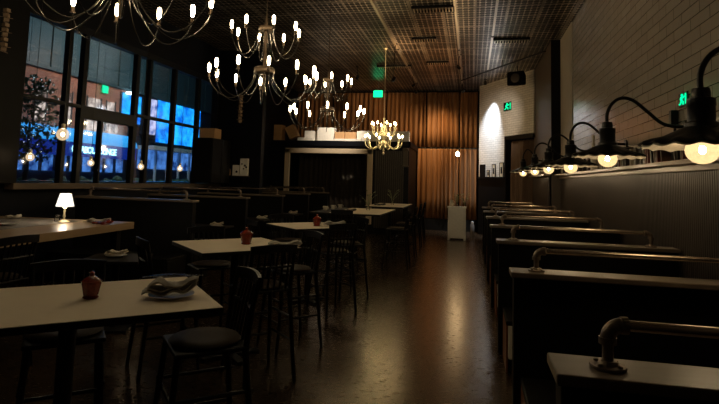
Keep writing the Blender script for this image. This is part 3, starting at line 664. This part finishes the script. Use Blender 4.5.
# brass chandelier
t = thing('chandelier', 'small bright brass candle chandelier above the fourth table', 'chandelier', (-2.13, 12.6, 2.50))
MB().lathe([(.005, -.20), (.035, -.16), (.012, -.12), (.03, -.09), (.012, -.05), (.03, -.03), (.09, .02), (.11, .07), (.07, .12), (.03, .16), (.05, .22), (.075, .28), (.04, .34), (.02, .38), (.05, .44), (.06, .48), (.03, .54), (.015, .62), (.03, .70), (.008, .74)], n=20).build('baluster', 'brass', t)
for n, R, zz, ph in ((10, .46, .16, .1), (8, .30, .47, .4)):
    for k in range(n):
        a = ph + 2 * PI * k / n; c, s = math.cos(a), math.sin(a)
        ps = [(.05, 0, zz - .02), (R * .35, 0, zz - .14), (R * .65, 0, zz - .21), (R * .93, 0, zz - .14), (R, 0, zz)]
        ar = MB().tube([(p.x * c, p.x * s, p.z) for p in bez(ps, 4)], .012, 6).build('arm', 'brass', t)
        MB().lathe([(.006, -.01), (.032, 0), (.034, .006), (.010, .006), (.010, .07), (.004, .071)], (R * c, R * s, zz), 10).build('candle_cup', 'enamel', ar)
        MB().lathe([(.006, .07), (.020, .085), (.022, .10), (.003, .14)], (R * c, R * s, zz), 8).build('bulb', 'bulb2', ar)
MB().tube([(0, 0, .72), (0, 0, CZ - 2.50)], .008, 6).lathe([(.02, CZ - 2.54), (.05, CZ - 2.51), (.05, CZ - 2.50), (.01, CZ - 2.50)], n=14).build('suspension_chain', 'brass', t)
# pendants
def pendant(loc, r, label, mat='pend', group='bare-bulb pendants by the windows'):
    t = thing('pendant_lamp', label, 'pendant lamp', loc, 0, group)
    b = MB(); b.ball((0, 0, 0), r * (.28 if mat == 'pend' else .7), 12, 8, 1.3); b.build('bulb', mat, t)
    MB().ball((0, 0, 0), r, 18, 12, 1.05).build('glass_globe', 'pendglass', t)
    MB().lathe([(.02, r * .95), (.024, r * 1.0), (.022, r + .05), (.008, r + .06)], n=12).build('socket', 'brass', t)
    MB().tube([(0, 0, r + .05), (0, 0, CZ - loc[2])], .004, 6).build('cord', 'blackmetal', t)
pendant((-4.78, 5.3, 2.10), .07, 'largest-looking globe pendant, above the slab table')
pendant((-6.10, 6.2, 1.85), .055, 'leftmost globe pendant in front of the window')
pendant((-5.93, 7.2, 1.81), .05, 'globe pendant in front of the lit blue storefront sign')
pendant((-5.80, 8.3, 1.79), .055, 'globe pendant against the paired window mullions')
pendant((-5.72, 9.45, 1.79), .055, 'rightmost globe pendant in front of the window')
pendant((-.42, 16.0, 2.54), .075, 'single glowing pendant in front of the brown curtain', 'pendb', None)

# ------------------------------------------------------------------ gooseneck wall lamps
def make_sconce(reach=.68):
    t = thing('wall_lamp', None, 'wall lamp', (0, 0, 0), 0, 'gooseneck wall lamps above the booths')
    P = [(0, 0, .30), (0, 0, .42), (.045, 0, .52), (reach * .19, 0, .575), (reach * .345, 0, .55), (reach * .53, 0, .44), (reach * .69, 0, .34), (reach * .84, 0, .305), (reach - .01, 0, .30)]
    MB().tube([tuple(p) for p in bez(P, 5)], .0165, 10).build('gooseneck_arm', 'blackmetal', t)
    MB().tube([(reach, 0, .30), (reach - .02, 0, .30)], .06, 18).build('wall_plate', 'blackmetal', t)
    MB().lathe([(.02, .345), (.045, .34), (.05, .31), (.050, .285), (.072, .28), (.074, .24), (.070, .235), (.070, .15), (.085, .14), (.088, .11), (.02, .11)], n=24).build('socket_cap', 'blackmetal', t)
    wob = lambda a, r: ((.010 * math.sin(a * 16), .006 * math.cos(a * 16)) if r > .25 else (0, 0))
    MB().lathe([(.07, .125), (.12, .105), (.20, .065), (.26, .045), (.305, .030), (.315, .018), (.312, .014), (.30, .024), (.25, .036), (.10, .085), (.06, .105)], n=128, wob=wob).build('shade', 'blackmetal', t)
    MB().lathe([(.05, .094), (.10, .075), (.25, .028), (.296, .016), (.314, .006), (.314, .001), (.296, .011), (.25, .022), (.10, .068), (.05, .088)], n=128, wob=wob).build('shade_lining', 'enamel', t)
    MB().ball((0, 0, -.014), .086, 24, 14, .9).build('glass_globe', 'glowglass', t)
    MB().ball((0, 0, -.012), .019, 12, 8, 1.3).build('bulb', 'globe', t)
    return t
SCL = ['nearest gooseneck wall lamp, cut by the right edge of the picture', 'second gooseneck wall lamp from the right', 'third gooseneck wall lamp from the right', 'fourth gooseneck wall lamp from the right', 'fifth gooseneck wall lamp from the right', 'farthest gooseneck wall lamp, over the last booths']
sc = make_sconce()
SY = [(3.27, 1.89), (5.37, 1.94), (7.28, 1.92), (9.29, 1.95), (11.29, 1.96)]
for i, (y, z) in enumerate(SY): place(sc if i == 0 else dup(sc), (1.27, y, z), 0, SCL[i])
s6 = make_sconce(.47); place(s6, (1.25, 13.55, 1.97), 0, SCL[5])
# wall switch box on a conduit between lamps
t = thing('conduit_box', 'small black box on a conduit against the brick wall between lamps', 'electrical box', (XR, 5.55, LEDGE))
MB().box((-.07, -.03, .36), (-.005, .03, .50)).build('box', 'blackmetal', t, .006); MB().tube([(-.03, 0, 0), (-.03, 0, .36)], .012, 8).build('conduit', 'blackmetal', t)
MB().box((-.06, -.04, 0), (-.005, .04, .10)).build('coupling', 'blackmetal', t, .006)

# ------------------------------------------------------------------ books and bottles on the ledge
rnd = random.Random(11); y = 3.95; i = 0
bm = [plain('book_black', (.015, .013, .012), .4), plain('book_brown', (.10, .05, .03), .5), plain('book_cream', (.50, .42, .32), .6), plain('book_grey', (.16, .15, .14), .5), plain('book_red', (.16, .03, .02), .5)]
bn = ['black', 'brown', 'cream', 'grey', 'dark red']
while y < 8.1:
    if abs(y - 5.53) < .09: y = 5.63
    w = .022 + .03 * rnd.random(); h = .15 + .10 * rnd.random(); k = rnd.choice([0, 0, 0, 1, 2, 3, 3, 4]); d = .10 + .02 * rnd.random()
    t = thing('book', '%s book, %s in the leaning row on the wall ledge' % (bn[k], ('%d%s from the right' % (i + 1, {1: 'st', 2: 'nd', 3: 'rd'}.get((i + 1) % 10 if i + 1 not in (11, 12, 13) else 0, 'th')))), 'book', (XR - .075, y, LEDGE), 0, 'books on the wall ledge')
    lean = rnd.choice([0, 0, .12, .2]); t.rotation_euler = (-lean, 0, 0)
    MB().box((-d / 2, 0, 0), (d / 2, .003, h)).box((-d / 2, w - .003, 0), (d / 2, w, h)).box((-d / 2, 0, 0), (-d / 2 + .003, w, h)).build('cover', bm[k], t)
    MB().box((-d / 2 + .003, .003, .004), (d / 2 - .004, w - .003, h - .004)).build('pages', 'whitecard', t)
    y += w + .012 + (.03 + math.sin(lean) * h if lean else 0) + (.12 if rnd.random() < .12 else 0); i += 1
def bottle(loc, h, r, mat, label, group='bottles on the wall ledge'):
    o = MB().lathe([(r * .9, 0), (r, .01), (r, h * .55), (r * .8, h * .65), (r * .35, h * .75), (r * .33, h * .96), (r * .4, h * .97), (r * .3, h)], n=16).build('bottle', mat); o.location = loc; return tag(o, label, 'bottle', group)
bottle((XR - .08, 8.75, LEDGE), .55, .05, 'enamel', 'tall pale bottle shape standing in for a reflection left of the books')  # bottle shape added in place of a pale reflection on the wall
for k in range(8):
    bottle((XR - .08, 9.1 + .33 * k, LEDGE), .24 + .04 * (k % 3), .035, 'blackmetal' if k % 2 else 'leather', 'dark bottle on the ledge by the plaster strip, %s from its near end' % ['first', 'second', 'third', 'fourth', 'fifth', 'sixth', 'seventh', 'eighth'][k])
# framed pictures on the ledge of the angled wall
for s, w, h, lb, mt in [(.12, .32, .42, 'black framed board leaning by the curtain on ledge', 'black'), (.55, .16, .24, 'smallest framed photo on the ledge below the spotlight', 'photo'), (.86, .19, .42, 'tall black-framed photo, middle of the white wall ledge', 'photo'), (1.28, .21, .46, 'tallest black-framed photo, next to the doorway', 'photo')]:
    p = A + dirw * s + nrm * .03
    t = thing('picture_frame', lb, 'picture frame', (p.x, p.y, LEDGE - .04), ang, None)
    MB().box((0, -.012, 0), (.02, .012, h)).box((w - .02, -.012, 0), (w, .012, h)).box((0, -.012, h - .02), (w, .012, h)).box((0, -.012, 0), (w, .012, .02)).build('frame', 'black', t)
    MB().box((.02, -.004, .02), (w - .02, .008, h - .02)).build('print', mt if mt == 'black' else 'enamel', t)
    if mt != 'black': MB().box((w * .3, -.008, h * .25), (w * .7, -.004, h * .7)).build('picture', 'black', t)

# ------------------------------------------------------------------ pedestal and things near the curtain
t = thing('pedestal', 'light grey pedestal cabinet standing before the brown curtain', 'pedestal', (-.42, 15.9, 0))
MB().box((-.26, -.2, .05), (.26, .2, .93)).build('body', 'grey', t, .008); MB().box((-.28, -.22, .93), (.28, .22, .97)).build('top', 'grey', t, .006)
MB().box((-.26, -.2, 0), (-.20, .2, .05)).box((.20, -.2, 0), (.26, .2, .05)).build('foot', 'grey', t); MB().box((-.22, -.215, .10), (.22, -.20, .88)).build('door', 'grey', t, .006)
vase((-.20, 15.88, .97), 'leafy vase on right of the grey pedestal', .14, 12, 5)
vase((-.42, 15.98, .97), 'middle leafy vase on the grey pedestal', .12, 12, 6)
t = thing('pitcher', 'white pitcher on the left of the grey pedestal', 'pitcher', (-.58, 15.82, .97))
MB().lathe([(.04, 0), (.06, .02), (.065, .08), (.04, .15), (.045, .19), (.04, .19), (.035, .15), (.002, .02)], n=16).build('body', 'enamel', t); MB().tube([(.04, 0, .17), (.09, 0, .14), (.085, 0, .08), (.06, 0, .05)], .008, 6).build('handle', 'enamel', t)
t = thing('canister', 'slim white canister standing on the floor right of pedestal', 'canister', (.03, 16.9, 0))
MB().lathe([(.06, 0), (.065, .01), (.065, .36), (.04, .42)], n=18).build('body', 'runner', t); MB().lathe([(.04, .42), (.042, .47), (.01, .49)], n=14).build('cap', 'grey', t)
# hanging lamp-like ornaments of stacked wood
def ornament(loc, n, s, label):
    t = thing('hanging_ornament', label, 'ornament', loc, 0, 'strings of wooden blocks')
    MB().tube([(0, 0, -n * .085 * s), (0, 0, CZ - loc[2])], .004, 5).build('cord', 'blackmetal', t)
    for k in range(n):
        z = -k * .085 * s; MB().box((-.04 * s, -.04 * s, z - .06 * s), (.04 * s, .04 * s, z), .5 * k).build('block', 'palewood', t, .004)
        MB().tube([(-.10 * s * math.cos(k), -.10 * s * math.sin(k), z - .07 * s), (.10 * s * math.cos(k), .10 * s * math.sin(k), z - .07 * s)], .004 * s, 5).build('peg', 'palewood', t)
ornament((-5.85, 5.4, 3.72), 9, .75, 'string of pale wooden blocks hanging at far left')
ornament((-5.80, 12.25, 3.75), 9, .95, 'string of pale wooden blocks hanging past the windows')
# wall shelf with jars and cards
t = thing('wall_shelf', 'thin dark wall shelf past the windows holding jars and cards', 'shelf', (-6.0, 12.45, 1.66))
MB().box((-.46, -.22, 0), (.46, 0, .03)).build('board', 'brownpaint', t); MB().box((-.36, -.16, -.12), (-.33, 0, 0)).build('bracket', 'blackmetal', t); MB().box((.33, -.16, -.12), (.36, 0, 0)).build('bracket', 'blackmetal', t)
for k in range(4):
    t = thing('jar', 'brown jar on the wall shelf, %s from the left' % ['first', 'second', 'third', 'fourth'][k], 'jar', (-6.38 + .105 * k, 12.33, 1.69), 0, 'brown jars on the wall shelf')
    MB().lathe([(.038, 0), (.042, .01), (.042, .12), (.036, .14)], n=14).build('body', 'card', t); MB().lathe([(.038, .14), (.039, .17), (.01, .172)], n=14).build('lid', 'palewood', t)
def card(loc, w, h, label, pat):
    t = thing('printed_box', label, 'box', loc)
    MB().box((-w / 2, -.04, 0), (w / 2, .04, h)).build('carton', 'whitecard', t, .004)
    for px, pz, r in pat: MB().tube([(px, -.040, pz), (px, -.043, pz)], r, 9).build('printed_spot', 'black', t)
card((-5.87, 12.32, 1.69), .17, .27, 'smaller white printed box on the wall shelf', [(.03, .10, .03)])
card((-5.66, 12.34, 1.69), .21, .44, 'taller white printed box with black spots on the wall shelf', [(-.05, .30, .02), (.03, .26, .028), (.0, .18, .02), (.07, .22, .025)])
# cabinet at the end of the window with a carton
t = thing('wall_cabinet', 'black wall cabinet hung across the end of the windows', 'cabinet', (-6.44, 11.6, 1.50))
MB().box((0, -.40, 0), (.46, .55, 1.06)).build('body', 'black', t, .006)
for k in range(2):
    d = MB().box((.46, -.39 + k * .47, .01), (.48, .07 + k * .47, 1.05)).build('door', 'black', t, .004); MB().tube([(.49, .03 + k * .10, .2), (.49, .03 + k * .10, .4)], .006, 6).build('handle', 'blackmetal', d)
def carton(loc, w, d, h, label, mat='card', rz=0, ry=0, flaps=False):
    t = thing('carton', label, 'box', loc, rz, 'cartons stored up high'); t.rotation_euler = (0, ry, rz)
    MB().box((-w / 2, -d / 2, 0), (w / 2, d / 2, h)).build('body', mat, t, .004)
    MB().box((-w / 2, -.02, h), (w / 2, .02, h + .002)).build('tape', 'palewood', t)
    if flaps: MB().box((-w / 2 - .10, -d / 2, h - .006), (-w / 2, d / 2, h)).build('flap', mat, t)
carton((-6.20, 11.5, 2.56), .40, .34, .24, 'brown carton on top of the tall black cabinet')
zt = EZ + .03
carton((-6.32, 16.42, zt), .28, .36, .52, 'large brown carton at left end of the enclosure top')
carton((-5.77, 16.42, zt + .10), .30, .3, .42, 'brown carton tipped on its corner above the taupe frame', ry=-.45, flaps=True)
carton((-5.34, 16.24, zt), .5, .15, .10, 'low white carton lying flat beside the tipped carton', 'whitecard')
carton((-5.22, 16.48, zt + .0), .42, .2, .34, 'white printed carton left of the big white carton', 'whitecard', .15)
carton((-4.68, 16.44, zt), .56, .3, .44, 'big white carton over the middle of taupe frame', 'whitecard')
carton((-4.20, 16.40, zt), .32, .3, .30, 'small brown carton right of the big white carton')
carton((-3.84, 16.42, zt), .36, .3, .30, 'second small brown carton above the right of the frame')
carton((-2.79, 16.42, zt), 1.68, .26, .34, 'long low cream carton behind the brass chandelier', 'whitecard')
carton((-3.95, 16.19, zt), 1.0, .08, .07, 'thin white strip carton lying in front of brown cartons', 'whitecard')

# ------------------------------------------------------------------ outside the windows
def ext(name, mb, mat, label, cat, parent=None):
    o = mb.build(name, mat, parent)
    return tag(o, label, cat) if not parent else o
XF = -16.0
struct('ground', MB().box((-30, -10, -.25), (-8.3, 60, -.05)), 'pave')
bd = thing('street_building', 'street building with teal cladding, shops and lit screens outside', 'building', (XF, 22, 0))
MB().box((-3, -14, 0), (-.3, 20, 12)).build('wall', 'dkext', bd)
for k in range(26):
    MB().box((-.30, -14 + k * 1.0, 5.72), (-.12 + .03 * (k % 2), -13.05 + k * 1.0, 12)).build('cladding_panel', 'teal', bd)
MB().box((-.3, -14, 5.60), (0.0, 14, 5.70)).build('cladding_trim', 'teal', bd)
MB().box((-.3, -6.2, 3.35), (-.15, -.1, 5.6)).build('brick_storey', 'redbrick', bd)
for y0, y1 in ((-5.6, -5.1), (-4.2, -3.8), (-3.45, -3.2), (-2.9, -2.1), (-1.7, -1.15)):
    f = MB().box((-.16, y0, 3.6), (-.12, y1, 4.9)).build('shop_window', 'shopwarm', bd)
    MB().box((-.13, y0 - .05, 3.55), (-.08, y0, 4.95)).box((-.13, y1, 3.55), (-.08, y1 + .05, 4.95)).build('shop_frame', 'dkext', f)
for y0, y1 in ((-2.9, -1.9), (-1.5, -.9)): MB().box((-.12, y0, 3.45), (-.08, y1, 4.3)).build('shop_window', 'shopwarm', bd)
aw = MB(); vs = []; n = 10
for i in range(n + 1):
    a = PI / 2 * i / n; vs += [(-.3 + .9 * math.sin(a), -8.2, 2.86 + .62 * math.cos(a)), (-.3 + .9 * math.sin(a), -.3, 2.86 + .62 * math.cos(a))]
k = len(vs); vs += [(-.3, -8.2, 2.86), (-.3, -.3, 2.86)]
aw.add(vs, [(2 * i, 2 * i + 1, 2 * i + 3, 2 * i + 2) for i in range(n)] + [tuple(range(0, k, 2)) + (k,), (k + 1,) + tuple(range(k - 1, 0, -2))]).build('awning', 'awn', bd)
MB().box((-.3, -8.2, 2.32), (.55, -.3, 2.86)).build('fascia', 'fascia', bd)
MB().box((-.3, -8.2, 1.70), (-.05, -.3, 2.32)).build('storefront_glass', 'shopblue', bd)
for k in range(12): MB().box((-.05, -8.1 + k * .7, 1.7), (.03, -8.0 + k * .7, 2.32)).build('storefront_post', 'dkext', bd)
def screenpart(y0, y1, z0, z1, mat):
    f = MB().box((-.3, y0 - .05, z0 - .05), (-.05, y1 + .05, z1 + .05)).build('screen_case', 'dkext', bd); MB().box((-.05, y0, z0), (-.02, y1, z1)).build('screen', mat, f)
screenpart(-.75, .65, 4.1, 5.45, 'led'); screenpart(1.0, 1.95, 3.7, 5.5, 'ledw'); screenpart(2.05, 6.4, 3.35, 5.55, 'led')
MB().box((-.3, 1.0, 2.9), (.6, 8.0, 3.1)).build('canopy_slab', 'grey', bd)
for k in range(6): MB().box((-.1, 1.0 + k * 1.1, .9), (.0, 1.1 + k * 1.1, 2.9)).build('storefront_post', 'grey', bd)
MB().box((-.3, 1.0, 1.95), (-.1, 8.0, 2.9)).build('storefront_glass', 'shopblue', bd)
MB().box((-.05, -2.15, 5.22), (.0, -1.8, 5.55)).build('exit_sign_reflection', 'green', bd)  # glowing patch in place of the exit sign's reflection in the window
MB().box((-.0, -.6, 5.42), (.3, -.1, 5.52)).build('flood_lamp', 'lampw', bd)
# lettering: G...ABOUS LOUNGE
for txt, y in (('G', 17.62), ('ABOUS', 18.10), ('LOUNGE', 18.99)):
    cu = bpy.data.curves.new('sign_letters', 'FONT'); cu.body = txt; cu.size = .37 if txt != 'G' else .52; cu.extrude = .01; cu.offset = .008; cu.space_character = .78
    cu.materials.append(M['neon']); tmp = bpy.data.objects.new('letters_source', cu); COL.objects.link(tmp); bpy.context.view_layer.update()
    me = bpy.data.meshes.new_from_object(tmp.evaluated_get(bpy.context.evaluated_depsgraph_get())); bpy.data.objects.remove(tmp)
    o = bpy.data.objects.new('sign_letters', me); COL.objects.link(o); o.parent = bd
    o.location = (.57, y - 22, 2.46 if txt != 'G' else 2.42); o.rotation_euler = (PI / 2, 0, PI / 2)
# railings, trees, benches between
t = thing('street_railing', 'grey metal railing crossing the plaza outside the windows', 'railing', (-11.5, 10, 0))
MB().tube([(0, 0, 1.38), (0, 14, 1.38)], .03, 8).tube([(0, 0, .9), (0, 14, .9)], .02, 8).build('rail', 'chrome', t)
for k in range(15): MB().tube([(0, k, 0), (0, k, 1.38)], .025, 8).build('post', 'chrome', t)
t = thing('planter_hedge', 'long dark hedge in front of the blue storefront outside', 'hedge', (-14.2, 20, 0))
hb = MB(); rr = random.Random(3)
for k in range(260):
    hb.ball(((rr.random() - .5) * .6, (rr.random() - .5) * 15, .6 + rr.random() * .75), .14 + .1 * rr.random(), 6, 4)
hb.build('foliage', 'leaf', t); MB().box((-.4, -7.6, 0), (.4, 7.6, .6)).build('planter', 'dkext', t)
def tree(x, y, h, r, label, seed):
    rr = random.Random(seed); t = thing('tree', label, 'tree', (x, y, 0), 0, 'trees with fairy lights outside')
    MB().tube([(0, 0, 0), (.05, .05, h * .4), (0, .1, h * .7)], [.1, .07, .03], 8).build('trunk', 'dkext', t)
    b = MB(); g = MB()
    for k in range(900):
        a = rr.random() * 6.28; u = rr.random() ** .5; z = h * (.45 + .55 * rr.random()); q = r * u * math.sqrt(max(.05, 1 - ((z / h - .72) / .33) ** 2))
        p = Vector((q * math.cos(a), q * math.sin(a), z)); d = Vector((rr.random() - .5, rr.random() - .5, rr.random() - .5)).normalized() * .09; e = d.orthogonal().normalized() * .04
        b.add([p - d, p + e, p + d, p - e], [(0, 1, 2, 3)])
        if k % 14 == 0: g.ball(tuple(p), .014, 5, 3)
    b.build('foliage', 'leaf', t)['kind'] = 'stuff'; g.build('fairy_lights', 'twinkle', t)['kind'] = 'stuff'
tree(-12.6, 12.6, 4.4, .9, 'leafy tree with fairy lights outside leftmost window', 1)
tree(-13.2, 26.5, 5.0, 1.0, 'tree outside the rightmost window pane', 3)
